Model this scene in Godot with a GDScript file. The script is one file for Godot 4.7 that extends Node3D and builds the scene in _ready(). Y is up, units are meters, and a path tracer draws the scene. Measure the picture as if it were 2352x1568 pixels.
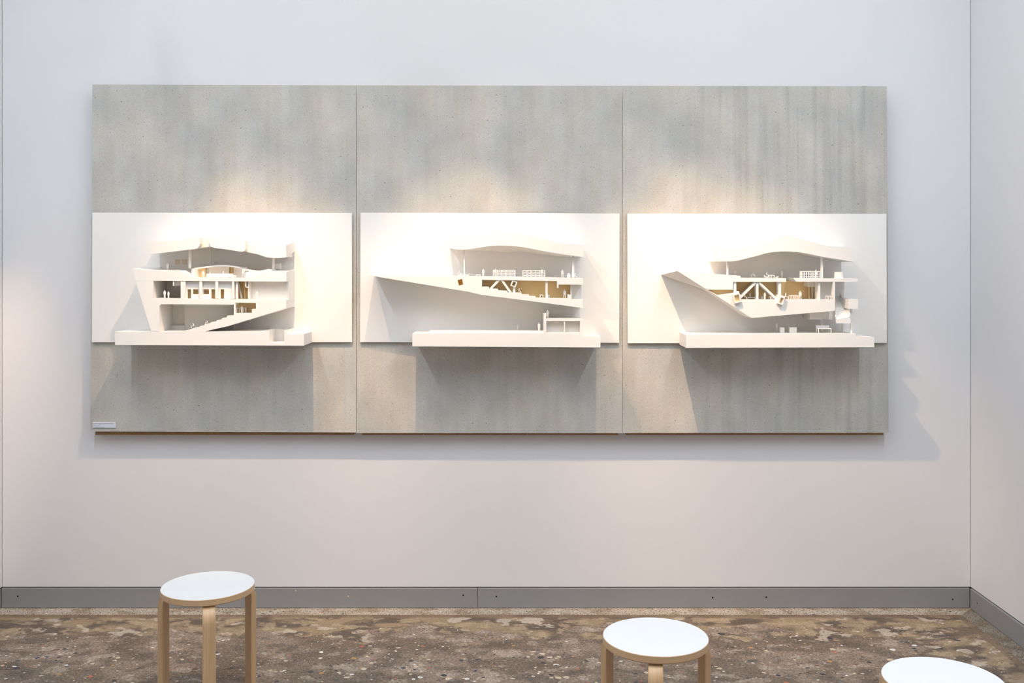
extends Node3D
# A gallery wall with three white section models on concrete-print panels, three stools in front.
# Measured frame: camera 1.687 m above the floor, 4.881 m in front of the back wall (z = 0), lens 2300 px, optical axis at (1176, 600).

const EYE := 1.687
const FAR := 4.881
const LENS := 2300.0
const CX := 1176.0
const CY := 600.0
const LEFT := -2.486
const RIGHT := 2.236
const ROOM_END := 6.6
const CEIL := 4.5
const Z_PANEL := 0.062
const Z_BOARD := 0.080
const Z_CUT := 0.265

var M := {}
var rng := RandomNumberGenerator.new()


func _ready() -> void:
	rng.seed = 4711
	# ---------------------------------------------------------------- camera
	var cam := Camera3D.new()
	cam.name = "camera"
	cam.projection = Camera3D.PROJECTION_FRUSTUM
	cam.near = 0.05
	cam.far = 60.0
	cam.size = 1568.0 / LENS * cam.near
	cam.frustum_offset = Vector2(0.0, -(784.0 - CY) / LENS * cam.near)
	cam.position = Vector3(0, EYE, FAR)
	add_child(cam)
	cam.current = true
	# ---------------------------------------------------------------- environment
	var env := Environment.new()
	env.background_mode = Environment.BG_SKY
	var sky := Sky.new()
	var psm := ProceduralSkyMaterial.new()
	psm.sky_energy_multiplier = 2.0
	psm.sky_top_color = Color(0.91, 0.895, 0.875)
	psm.sky_horizon_color = Color(0.905, 0.895, 0.885)
	psm.ground_bottom_color = Color(0.3, 0.29, 0.27)
	psm.ground_horizon_color = Color(0.6, 0.6, 0.6)
	sky.sky_material = psm
	env.sky = sky
	env.tonemap_mode = Environment.TONE_MAPPER_LINEAR
	env.tonemap_exposure = 1.0
	env.sdfgi_enabled = true
	env.ssao_enabled = true
	env.ssil_enabled = true
	var we := WorldEnvironment.new()
	we.name = "environment"
	we.environment = env
	add_child(we)
	# ---------------------------------------------------------------- lamps
	make_materials()
	# two long daylight-white luminaires that run towards the back wall
	linear_lamp(-1.82, 5.6, "long cool white linear luminaire hanging along the plain side wall")
	linear_lamp(1.66, 5.7, "long cool white linear luminaire hanging along the wall with the visible corner")
	# warm spots on a track in front of the models
	spot_track()
	spot(Vector3(-0.98, 3.02, 1.06), Vector3(-1.30, 1.00, 0.1), 3.3, 25.5, "small white track spotlight aimed at the auditorium model")
	spot(Vector3(-0.44, 3.02, 1.06), Vector3(-0.08, 1.00, 0.1), 3.0, 25.5, "small white track spotlight aimed at the sloping wedge model")
	spot(Vector3(0.43, 3.02, 1.06), Vector3(1.12, 1.00, 0.1), 3.8, 26.0, "small white track spotlight aimed at the truss model")
	spot(Vector3(-1.75, 3.02, 1.06), Vector3(LEFT, 1.36, 0.28), 3.2, 13.0, "small white track spotlight aimed at the plain side wall")
	print("lights")
	# ---------------------------------------------------------------- room
	room()
	floor_and_pebbles()
	print("room")
	# ---------------------------------------------------------------- objects
	panels()
	print("panels")
	model_auditorium()
	model_wedge()
	model_truss()
	label_plate()
	stool(Vector3(-1.172, 0, 1.020), 18.0, "white-topped birch stool standing under the auditorium model")
	stool(Vector3(0.478, 0, 1.545), -8.0, "white-topped birch stool standing between the other two stools")
	stool(Vector3(1.287, 0, 1.894), -22.0, "white-topped birch stool standing farthest from the panelled wall")
	print("done")


# ==================================================================== helpers
func lin(r: float, g: float, b: float) -> Color:
	return Color(r, g, b).linear_to_srgb()


func rgb8(r: int, g: int, b: int) -> Color:
	return Color8(r, g, b)


func q(px: float, py: float, z: float) -> Vector3:
	var d := FAR - z
	return Vector3((px - CX) * d / LENS, EYE - (py - CY) * d / LENS, z)


func mat(called: String, c: Color, rough := 0.7, spec := 0.4) -> StandardMaterial3D:
	var m := StandardMaterial3D.new()
	m.resource_name = called
	m.albedo_color = c
	m.roughness = rough
	m.metallic_specular = spec
	M[called] = m
	return m


func begin() -> SurfaceTool:
	var st := SurfaceTool.new()
	st.begin(Mesh.PRIMITIVE_TRIANGLES)
	st.set_smooth_group(-1)
	return st


func done(st: SurfaceTool) -> ArrayMesh:
	st.generate_normals()
	return st.commit()


func node(called: String, mesh: Mesh, m: Material, parent: Node, where := Vector3.ZERO) -> MeshInstance3D:
	var o := MeshInstance3D.new()
	o.name = called
	o.mesh = mesh
	if m:
		o.material_override = m
	o.position = where
	o.cast_shadow = GeometryInstance3D.SHADOW_CASTING_SETTING_ON
	parent.add_child(o, true)
	return o


func thing(called: String, label: String, category: String, where := Vector3.ZERO, group := "") -> Node3D:
	var o := Node3D.new()
	o.name = called
	o.position = where
	add_child(o, true)
	o.set_meta("label", label)
	o.set_meta("category", category)
	if group != "":
		o.set_meta("group", group)
	return o


func tri(st: SurfaceTool, a: Vector3, b: Vector3, c: Vector3) -> void:
	st.add_vertex(a); st.add_vertex(b); st.add_vertex(c)


func quad(st: SurfaceTool, a: Vector3, b: Vector3, c: Vector3, d: Vector3) -> void:
	tri(st, a, b, c)
	tri(st, a, c, d)


# chamfered box between two corners
func cbox(st: SurfaceTool, lo: Vector3, hi: Vector3, b := 0.0) -> void:
	if b <= 0.0:
		var v := []
		for i in 8:
			v.append(Vector3(hi.x if i & 1 else lo.x, hi.y if i & 2 else lo.y, hi.z if i & 4 else lo.z))
		for f in [[4, 6, 7, 5], [1, 3, 2, 0], [5, 7, 3, 1], [0, 2, 6, 4], [6, 2, 3, 7], [0, 4, 5, 1]]:
			quad(st, v[f[0]], v[f[1]], v[f[2]], v[f[3]])
		return
	var c := (lo + hi) * 0.5
	var h := (hi - lo) * 0.5
	var P := func(sx: int, sy: int, sz: int, axis: int) -> Vector3:
		var s := Vector3(sx, sy, sz)
		var p := Vector3(sx * (h.x - b), sy * (h.y - b), sz * (h.z - b))
		p[axis] = s[axis] * h[axis]
		return c + p
	var face := func(a: Vector3, b2: Vector3, c2: Vector3, d2: Vector3) -> void:
		var n := (b2 - a).cross(c2 - a)
		if n.dot((a + c2) * 0.5 - c) > 0.0:
			quad(st, a, d2, c2, b2)
		else:
			quad(st, a, b2, c2, d2)
	for ax in 3:
		var u := (ax + 1) % 3
		var w := (ax + 2) % 3
		for s in [-1, 1]:
			var pts := []
			for k in [[-1, -1], [1, -1], [1, 1], [-1, 1]]:
				var sg := [0, 0, 0]
				sg[ax] = s; sg[u] = k[0]; sg[w] = k[1]
				pts.append(P.call(sg[0], sg[1], sg[2], ax))
			face.call(pts[0], pts[1], pts[2], pts[3])
		# edges parallel to ax
		for k in [[-1, -1], [1, -1], [1, 1], [-1, 1]]:
			var e := []
			for s in [-1, 1]:
				var sg := [0, 0, 0]
				sg[ax] = s; sg[u] = k[0]; sg[w] = k[1]
				e.append(P.call(sg[0], sg[1], sg[2], u))
				e.append(P.call(sg[0], sg[1], sg[2], w))
			face.call(e[0], e[1], e[3], e[2])
	for sx in [-1, 1]:
		for sy in [-1, 1]:
			for sz in [-1, 1]:
				var a: Vector3 = P.call(sx, sy, sz, 0)
				var b3: Vector3 = P.call(sx, sy, sz, 1)
				var c3: Vector3 = P.call(sx, sy, sz, 2)
				if (b3 - a).cross(c3 - a).dot(a - c) > 0.0:
					tri(st, a, c3, b3)
				else:
					tri(st, a, b3, c3)


func box_mesh(size: Vector3, b := 0.0) -> ArrayMesh:
	var st := begin()
	cbox(st, -size * 0.5, size * 0.5, b)
	return done(st)


# solid between a front outline (measured on the plane zf) and the same outline, or another one, on the plane zb
func loft(st: SurfaceTool, front: Array, zf: float, zb: float, back := []) -> void:
	var n := front.size()
	var area := 0.0
	for i in n:
		var a: Vector2 = front[i]
		var b: Vector2 = front[(i + 1) % n]
		area += a.x * b.y - b.x * a.y
	var f2 := front.duplicate()
	var b2 := back.duplicate()
	if area < 0.0:
		f2.reverse()
		b2.reverse()
	var F := []
	var B := []
	for i in n:
		var p: Vector3 = q(f2[i].x, f2[i].y, zf)
		F.append(p)
		B.append(q(b2[i].x, b2[i].y, zb) if b2.size() else Vector3(p.x, p.y, zb))
	var idx := Geometry2D.triangulate_polygon(PackedVector2Array(f2))
	if idx.is_empty():
		push_warning("outline not simple: " + str(front))
	for t in range(0, idx.size(), 3):
		var i0 := idx[t]; var i1 := idx[t + 1]; var i2 := idx[t + 2]
		var s: float = (f2[i1] - f2[i0]).cross(f2[i2] - f2[i0])
		if s < 0.0:
			var k := i1
			i1 = i2
			i2 = k
		tri(st, F[i0], F[i1], F[i2])
		tri(st, B[i0], B[i2], B[i1])
	for i in n:
		var j := (i + 1) % n
		quad(st, F[i], B[i], B[j], F[j])


func poly(flat: Array) -> Array:
	var out := []
	for i in range(0, flat.size(), 2):
		out.append(Vector2(flat[i], flat[i + 1]))
	return out


# the outline seen on the plane zb when it is carried straight back from zf
func carried(front: Array, zf: float, zb: float) -> Array:
	var k := (FAR - zf) / (FAR - zb)
	var out := []
	for p in front:
		out.append(Vector2(CX + (p.x - CX) * k, CY + (p.y - CY) * k))
	return out


# rounds a polyline through its points
func curve(flat: Array, n := 5) -> Array:
	var p := poly(flat)
	var out := []
	for i in p.size() - 1:
		var p0: Vector2 = p[maxi(i - 1, 0)]
		var p1: Vector2 = p[i]
		var p2: Vector2 = p[i + 1]
		var p3: Vector2 = p[mini(i + 2, p.size() - 1)]
		for k in n:
			out.append(p1.cubic_interpolate(p2, p0, p3, float(k) / n))
	out.append(p[-1])
	return out


func piece(parent: Node, called: String, flat: Array, zf := Z_CUT, zb := Z_BOARD, back := [], m: Material = null) -> MeshInstance3D:
	var st := begin()
	loft(st, poly(flat) if not (flat[0] is Vector2) else flat, zf, zb, back)
	return node(called, done(st), m if m else M.model, parent)


# upright rectangle x0..x1, y0..y1 measured on zf
func block(parent: Node, called: String, x0: float, y0: float, x1: float, y1: float, zf := Z_CUT, zb := Z_BOARD, m: Material = null) -> MeshInstance3D:
	return piece(parent, called, [x0, y0, x1, y0, x1, y1, x0, y1], zf, zb, [], m)


# straight bar in the plane of the cut
func bar(parent: Node, called: String, x0: float, y0: float, x1: float, y1: float, w: float, zf := Z_CUT - 0.004, depth := 0.010) -> MeshInstance3D:
	var a := Vector2(x0, y0)
	var b := Vector2(x1, y1)
	var n := (b - a).normalized().orthogonal() * w * 0.5
	return piece(parent, called, [a + n, b + n, b - n, a - n], zf, zf - depth)


# ==================================================================== materials
func make_materials() -> void:
	mat("wall", lin(0.795, 0.80, 0.815), 0.85, 0.3)
	mat("ceiling", lin(0.78, 0.78, 0.78), 0.9, 0.3)
	mat("model", lin(0.945, 0.92, 0.875), 0.6, 0.35)
	M.model.backlight_enabled = true
	M.model.backlight = lin(0.10, 0.078, 0.045)
	mat("painted_glow", lin(0.93, 0.70, 0.36), 0.6, 0.35)  # amber colour stands for warm light bounced inside the white recesses
	mat("recess_shade", lin(0.80, 0.69, 0.54), 0.6, 0.35)  # tan colour stands for the shade inside two small niches
	mat("rear_wall", lin(0.40, 0.27, 0.17), 0.85, 0.3)
	mat("board", lin(0.94, 0.92, 0.885), 0.55, 0.4)
	var pane := mat("pane", Color(1, 1, 1, 0.08), 0.0, 0.5)
	pane.transparency = BaseMaterial3D.TRANSPARENCY_ALPHA
	mat("skirting", rgb8(147, 149, 151), 0.45, 0.5)
	mat("hole", rgb8(40, 30, 28), 0.9, 0.2)
	mat("plug", rgb8(205, 190, 165), 0.7, 0.3)
	mat("laminate", lin(0.84, 0.86, 0.87), 0.35, 0.45)
	mat("metal", rgb8(225, 225, 225), 0.4, 0.5)
	mat("sheet_edge", rgb8(214, 210, 200), 0.8, 0.3)
	mat("plate", rgb8(232, 234, 240), 0.5, 0.4)
	mat("ink", rgb8(70, 74, 92), 0.8, 0.2)
	var d := mat("diffuser", Color.WHITE, 0.6)
	d.emission_enabled = true
	d.emission = lin(0.80, 0.91, 1.0)
	d.emission_energy_multiplier = 3.0
	var w := mat("warm_lens", Color.WHITE, 0.5)
	w.emission_enabled = true
	w.emission = lin(1.0, 0.70, 0.42)
	w.emission_energy_multiplier = 4.0
	var birch := mat("birch", Color.WHITE, 0.38, 0.45)
	birch.clearcoat_enabled = true
	birch.clearcoat = 0.6
	birch.clearcoat_roughness = 0.3
	birch.albedo_texture = birch_texture(Color8(220, 188, 148), Color8(194, 156, 114))
	var batten := mat("batten", Color.WHITE, 0.7, 0.3)
	batten.albedo_texture = birch_texture(Color8(184, 150, 112), Color8(132, 102, 72))
	batten.uv1_triplanar = true
	batten.uv1_world_triplanar = true
	batten.uv1_scale = Vector3(1.2, 14.0, 14.0)


func birch_texture(light: Color, dark: Color) -> ImageTexture:
	var n := FastNoiseLite.new()
	n.seed = 11
	n.frequency = 0.03
	n.fractal_octaves = 4
	var fine := n.get_image(256, 48)
	fine.resize(256, 1024, Image.INTERPOLATE_CUBIC)
	n.seed = 23
	n.frequency = 0.09
	var streak := n.get_image(256, 24)
	streak.resize(256, 1024, Image.INTERPOLATE_CUBIC)
	fine.convert(Image.FORMAT_L8)
	streak.convert(Image.FORMAT_L8)
	var a := fine.get_data()
	var b := streak.get_data()
	var out := PackedByteArray()
	out.resize(256 * 1024 * 3)
	for i in 256 * 1024:
		var t := clampf(a[i] / 255.0 * 0.5 + (1.0 if b[i] > 176 else b[i] / 255.0) * 0.5, 0.0, 1.0)
		t = t * 0.75
		out[i * 3] = int(lerpf(light.r, dark.r, t) * 255.0)
		out[i * 3 + 1] = int(lerpf(light.g, dark.g, t) * 255.0)
		out[i * 3 + 2] = int(lerpf(light.b, dark.b, t) * 255.0)
	var im := Image.create_from_data(256, 1024, false, Image.FORMAT_RGB8, out)
	im.generate_mipmaps()
	return ImageTexture.create_from_image(im)


func noise_bytes(w: int, h: int, sx: float, sy: float, seed_: int, octaves := 4, kind := FastNoiseLite.TYPE_SIMPLEX_SMOOTH) -> PackedByteArray:
	# features of about sx by sy pixels
	var n := FastNoiseLite.new()
	n.noise_type = kind
	n.seed = seed_
	n.fractal_octaves = octaves
	var s := minf(sx, sy)
	n.frequency = 1.0 / s
	var gw := maxi(8, int(w * s / sx))
	var gh := maxi(8, int(h * s / sy))
	var im := n.get_image(gw, gh)
	im.convert(Image.FORMAT_L8)
	if gw != w or gh != h:
		im.resize(w, h, Image.INTERPOLATE_CUBIC)
	return im.get_data()


# ==================================================================== lamps
func linear_lamp(x: float, energy: float, label: String) -> void:
	var z0 := 1.3
	var z1 := 4.5
	var y := 3.95
	var t := thing("linear_luminaire", label, "lamp", Vector3(x, y, (z0 + z1) * 0.5))
	node("housing", box_mesh(Vector3(0.14, 0.07, z1 - z0 + 0.04), 0.006), M.metal, t, Vector3(0, 0.05, 0))
	node("light_diffuser", box_mesh(Vector3(0.11, 0.012, z1 - z0), 0.003), M.diffuser, t, Vector3(0, 0.009, 0))
	for s in [-1.0, 1.0]:
		var c := CylinderMesh.new()
		c.top_radius = 0.003
		c.bottom_radius = 0.003
		c.height = CEIL - y - 0.08
		c.radial_segments = 8
		node("hanging_cable", c, M.metal, t, Vector3(0, 0.083 + c.height * 0.5, s * 1.3))
	var l := AreaLight3D.new()
	l.name = "strip_light"
	l.area_size = Vector2(0.11, z1 - z0)
	l.area_normalize_energy = true
	l.light_color = lin(0.84, 0.94, 1.06)
	l.light_energy = energy
	l.area_range = 14.0
	l.shadow_enabled = true
	l.rotation_degrees = Vector3(-90, 0, 0)
	l.position = Vector3(0, -0.004, 0)
	t.add_child(l)


func spot_track() -> void:
	var t := thing("lighting_track", "white ceiling track that carries the four small spotlights", "track", Vector3(0, 3.27, 1.06))
	node("rail", box_mesh(Vector3(4.2, 0.035, 0.035), 0.003), M.metal, t)
	for x in [-1.9, 0.0, 1.9]:
		var c := CylinderMesh.new()
		c.top_radius = 0.004
		c.bottom_radius = 0.004
		c.height = CEIL - 3.27 - 0.0175
		c.radial_segments = 8
		node("suspension_rod", c, M.metal, t, Vector3(x, 0.0175 + c.height * 0.5, 0))


func spot(at: Vector3, aim: Vector3, energy: float, angle: float, label: String) -> void:
	var t := thing("track_spotlight", label, "spotlight", at, "spotlights on the ceiling track")
	var dir := (aim - at).normalized()
	var head := Node3D.new()
	head.name = "lamp_head"
	t.add_child(head, true)
	head.look_at_from_position(Vector3.ZERO, dir, Vector3.UP)
	head.transform = Transform3D(Basis.looking_at(dir, Vector3.UP), Vector3.ZERO)
	var c := CylinderMesh.new()
	c.top_radius = 0.045
	c.bottom_radius = 0.04
	c.height = 0.13
	var can := node("can", c, M.metal, head, Vector3(0, 0, 0.075))
	can.rotation_degrees.x = -90
	var d := CylinderMesh.new()
	d.top_radius = 0.036
	d.bottom_radius = 0.036
	d.height = 0.006
	var lens := node("light_lens", d, M.warm_lens, head, Vector3(0, 0, 0.008))
	lens.rotation_degrees.x = -90
	node("stem", box_mesh(Vector3(0.02, 0.17, 0.02), 0.002), M.metal, t, Vector3(0, 0.145, 0))
	var l := SpotLight3D.new()
	l.name = "spot_beam"
	l.light_color = lin(1.0, 0.67, 0.41)
	l.light_energy = energy
	l.light_size = 0.012
	l.spot_range = 12.0
	l.spot_attenuation = 2.0
	l.spot_angle = angle
	l.spot_angle_attenuation = 1.0
	l.shadow_enabled = true
	head.add_child(l)


# ==================================================================== room
func structure(called: String, mesh: Mesh, m: Material) -> MeshInstance3D:
	var o := node(called, mesh, m, self)
	o.set_meta("kind", "structure")
	return o


func slab(lo: Vector3, hi: Vector3, b := 0.0) -> ArrayMesh:
	var st := begin()
	cbox(st, lo, hi, b)
	return done(st)


func room() -> void:
	var wall_foot := 0.1015
	var gap := 0.0025
	for w in [["wall_back", Vector3(LEFT + gap, wall_foot, -0.12), Vector3(RIGHT - gap, CEIL, 0), Vector3(LEFT - 0.12, 0.0, -0.12), Vector3(RIGHT + 0.12, wall_foot, -0.032)],
			["wall_left", Vector3(LEFT - 0.12, wall_foot, -0.12), Vector3(LEFT, CEIL, ROOM_END), Vector3(LEFT - 0.12, 0.0, -0.032), Vector3(LEFT - 0.034, wall_foot, ROOM_END)],
			["wall_right", Vector3(RIGHT, wall_foot, -0.12), Vector3(RIGHT + 0.12, CEIL, ROOM_END), Vector3(RIGHT + 0.034, 0.0, -0.032), Vector3(RIGHT + 0.12, wall_foot, ROOM_END)]]:
		var ws := begin()
		cbox(ws, w[1], w[2])
		cbox(ws, w[3], w[4])
		structure(w[0], done(ws), M.wall)
	structure("wall_front", slab(Vector3(LEFT - 0.12, 0.0, ROOM_END), Vector3(RIGHT + 0.12, CEIL, ROOM_END + 0.12)), M.rear_wall)
	# ceiling with a long roof light
	var cs := begin()
	var hole := Rect2(-1.05, 0.7, 2.0, 3.3)
	var c0 := Vector3(LEFT - 0.12, CEIL, -0.12)
	var c1 := Vector3(RIGHT + 0.12, CEIL + 0.25, ROOM_END + 0.12)
	cbox(cs, c0, Vector3(c1.x, c1.y, hole.position.y))
	cbox(cs, Vector3(c0.x, c0.y, hole.end.y), c1)
	cbox(cs, Vector3(c0.x, c0.y, hole.position.y), Vector3(hole.position.x, c1.y, hole.end.y))
	cbox(cs, Vector3(hole.end.x, c0.y, hole.position.y), Vector3(c1.x, c1.y, hole.end.y))
	structure("ceiling", done(cs), M.ceiling)
	var win := Node3D.new()
	win.name = "window_1"
	add_child(win, true)
	win.set_meta("kind", "structure")
	for i in 4:
		var za := hole.position.y + hole.size.y * i / 4.0
		node("pane", slab(Vector3(hole.position.x + 0.02, CEIL + 0.22, za + 0.03), Vector3(hole.end.x - 0.02, CEIL + 0.225, za + hole.size.y / 4.0 - 0.03)), M.pane, win)
	for i in 5:
		var za := hole.position.y + hole.size.y * i / 4.0
		node("glazing_bar", slab(Vector3(hole.position.x, CEIL + 0.19, za - 0.03), Vector3(hole.end.x, CEIL + 0.24, za + 0.03)), M.metal, win)
	# skirting planks stand in front of the wall foot, with a shadow gap above them
	var top := 0.0965
	var bb := Node3D.new()
	bb.name = "baseboard_back"
	add_child(bb, true)
	bb.set_meta("kind", "structure")
	var seam := q(1097.0, 1370.0, 0.008).x
	node("plank", slab(Vector3(LEFT + 0.001, 0.001, -0.030), Vector3(seam - 0.0008, top, 0.008), 0.0012), M.skirting, bb)
	node("plank", slab(Vector3(seam + 0.0008, 0.001, -0.030), Vector3(RIGHT - 0.009, top, 0.008), 0.0012), M.skirting, bb)
	for p in [[41, 1369], [1064, 1366.5], [1140, 1369.5], [1637, 1372], [1760, 1371], [2188, 1376]]:
		screw(bb, q(p[0], p[1], 0.0082), M.hole, 0.0040)
	for p in [[679, 1355.5], [800, 1369]]:
		screw(bb, q(p[0], p[1], 0.0082), M.plug, 0.0045)
	for side in [["baseboard_right", RIGHT - 0.008, RIGHT + 0.03], ["baseboard_left", LEFT - 0.03, LEFT + 0.0005]]:
		var b2 := Node3D.new()
		b2.name = side[0]
		add_child(b2, true)
		b2.set_meta("kind", "structure")
		var z := 0.010
		while z < ROOM_END - 0.1:
			var z2 := minf(z + 2.4, ROOM_END)
			node("plank", slab(Vector3(side[1], 0.001, z), Vector3(side[2], top, z2 - 0.0016), 0.0012), M.skirting, b2)
			z = z2
	# the one screw seen on the side plank
	var s := screw(get_node("baseboard_right"), Vector3(RIGHT - 0.0082, 0.050, 0.085), M.hole, 0.0035)
	s.rotation_degrees = Vector3(0, 0, 90)


func screw(parent: Node, at: Vector3, m: Material, r: float) -> MeshInstance3D:
	var c := CylinderMesh.new()
	c.top_radius = r
	c.bottom_radius = r * 0.8
	c.height = 0.0012
	c.radial_segments = 14
	c.rings = 1
	var o := node("screw_head", c, m, parent, at)
	o.rotation_degrees = Vector3(90, 0, 0)
	return o


func floor_and_pebbles() -> void:
	var x0 := LEFT - 0.12
	var x1 := RIGHT + 0.12
	var strip := 1.2
	var st := begin()
	var corner := func(x: float, z: float, v: float) -> void:
		st.set_uv(Vector2((x - x0) / (x1 - x0), v))
		st.add_vertex(Vector3(x, 0, z))
	# the measured strip next to the wall, then the same ground mirrored to and fro
	var rows := [[-0.12, 0.0, -0.1], [0.0, 0.0, 0.0], [strip, 1.0, 1.0]]
	var z := strip
	var up := false
	while z < ROOM_END + 0.12:
		z += strip * 0.6
		rows.append([z, 1.0 if up else 0.4, 0.0])
		up = not up
	for i in rows.size() - 1:
		var a: Array = rows[i]
		var b: Array = rows[i + 1]
		corner.call(x0, a[0], a[1]); corner.call(x1, a[0], a[1]); corner.call(x1, b[0], b[1])
		corner.call(x0, a[0], a[1]); corner.call(x1, b[0], b[1]); corner.call(x0, b[0], b[1])
	# underside
	quad(st, Vector3(x0, -0.15, -0.12), Vector3(x0, -0.15, z), Vector3(x1, -0.15, z), Vector3(x1, -0.15, -0.12))
	var fm := mat("concrete_ground", Color.WHITE, 0.6, 0.4)
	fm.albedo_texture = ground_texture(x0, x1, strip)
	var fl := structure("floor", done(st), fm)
	pebbles(fl)


func ground_texture(x0: float, x1: float, strip: float) -> ImageTexture:
	var w := 2048
	var h := 512
	var mx := (x1 - x0) / w
	var mz := strip / h
	var big := noise_bytes(w, h, 0.50 / mx, 0.34 / mz, 3, 5)
	var mid := noise_bytes(w, h, 0.17 / mx, 0.13 / mz, 8, 6)
	var sweep := noise_bytes(w, h, 0.30 / mx, 0.15 / mz, 21, 6)
	var grain := noise_bytes(w, h, 0.016 / mx, 0.016 / mz, 33, 3)
	var speck := noise_bytes(w, h, 0.013 / mx, 0.013 / mz, 57, 1, FastNoiseLite.TYPE_CELLULAR)
	var dots := noise_bytes(w, h, 0.007 / mx, 0.007 / mz, 70, 2)
	var out := PackedByteArray()
	out.resize(w * h * 3)
	var pink := Vector3(138, 123, 109)
	var brown := Vector3(115, 101, 87)
	var dark := Vector3(90, 80, 71)
	var tan_ := Vector3(172, 154, 128)
	var ochre := Vector3(148, 131, 106)
	var pale := Vector3(192, 181, 166)
	for j in h:
		var zz := (j + 0.5) * mz
		for i in w:
			var k := j * w + i
			var x := x0 + (i + 0.5) * mx
			var b := big[k] / 255.0
			var m := mid[k] / 255.0
			var s := sweep[k] / 255.0
			var g := grain[k] / 255.0
			var d := dots[k] / 255.0
			var edge := 0.33 + (b - 0.5) * 0.34 + (m - 0.5) * 0.10
			var side := RIGHT - x
			var c: Vector3
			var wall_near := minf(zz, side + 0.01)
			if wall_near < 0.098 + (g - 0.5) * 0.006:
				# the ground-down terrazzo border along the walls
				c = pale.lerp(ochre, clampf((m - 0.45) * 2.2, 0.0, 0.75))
				c *= (0.88 + 0.22 * g) * (0.74 if side + 0.01 < zz else 1.0)  # side-wall border is darker: its shade is put into the colour
				if d < 0.34:
					c = c.lerp(Vector3(58, 58, 58), 0.85)
				elif d > 0.74:
					c = c.lerp(Vector3(206, 198, 184), 0.5)
			else:
				# worn, pebbly ground
				c = pink.lerp(brown, smoothstep(0.40, 0.62, b))
				c = c.lerp(dark, 0.6 * smoothstep(0.54, 0.74, m))
				c = c.lerp(pale, 0.45 * smoothstep(0.36, 0.25, m))
				c *= 0.76 + 0.48 * g
				if d < 0.26:
					c = c.lerp(Vector3(84, 78, 74), 0.55)
				elif d > 0.77:
					c = c.lerp(Vector3(205, 196, 184), 0.55)
				elif speck[k] > 228:
					c = c.lerp(Vector3(170, 110, 88), 0.35)
				# smooth trowelled filling with smears, in an irregular band by the walls
				var f := smoothstep(edge + 0.008, edge - 0.008, minf(zz, side * 0.75 + 0.05))
				if f > 0.0:
					var e := ochre.lerp(brown, smoothstep(0.36, 0.56, s))
					e = e.lerp(dark, smoothstep(0.54, 0.68, s) * 0.7)
					e = e.lerp(tan_, smoothstep(0.56, 0.70, m) * 0.7)
					e = e.lerp(pale, smoothstep(0.40, 0.30, m) * smoothstep(0.5, 0.6, b) * 0.8)
					e *= 0.88 + 0.24 * g
					if d < 0.2 or d > 0.84:
						e = e.lerp(Vector3(80, 72, 64) if d < 0.5 else Vector3(190, 178, 160), 0.35)
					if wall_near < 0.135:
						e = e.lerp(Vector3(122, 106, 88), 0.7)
					c = c.lerp(e, f)
			out[k * 3] = clampi(int(c.x), 0, 255)
			out[k * 3 + 1] = clampi(int(c.y), 0, 255)
			out[k * 3 + 2] = clampi(int(c.z), 0, 255)
	var im := Image.create_from_data(w, h, false, Image.FORMAT_RGB8, out)
	im.generate_mipmaps()
	return ImageTexture.create_from_image(im)


# a flat, worn pebble set in the ground: low dome with an uneven outline, about 1 m across before scaling
func pebble_shape(st: SurfaceTool, t: Transform3D, seed_: int, n := 9) -> void:
	var r := RandomNumberGenerator.new()
	r.seed = seed_
	var ring := []
	var inner := []
	for i in n:
		var a := TAU * i / n
		var k := 0.5 * r.randf_range(0.80, 1.12)
		ring.append(t * Vector3(cos(a) * k, -0.02, sin(a) * k))
		inner.append(t * Vector3(cos(a) * k * 0.8, 0.035, sin(a) * k * 0.8))
	var c := t * Vector3(0, 0.045, 0)
	for i in n:
		var j := (i + 1) % n
		tri(st, c, inner[i], inner[j])
		quad(st, inner[i], ring[i], ring[j], inner[j])


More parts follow.
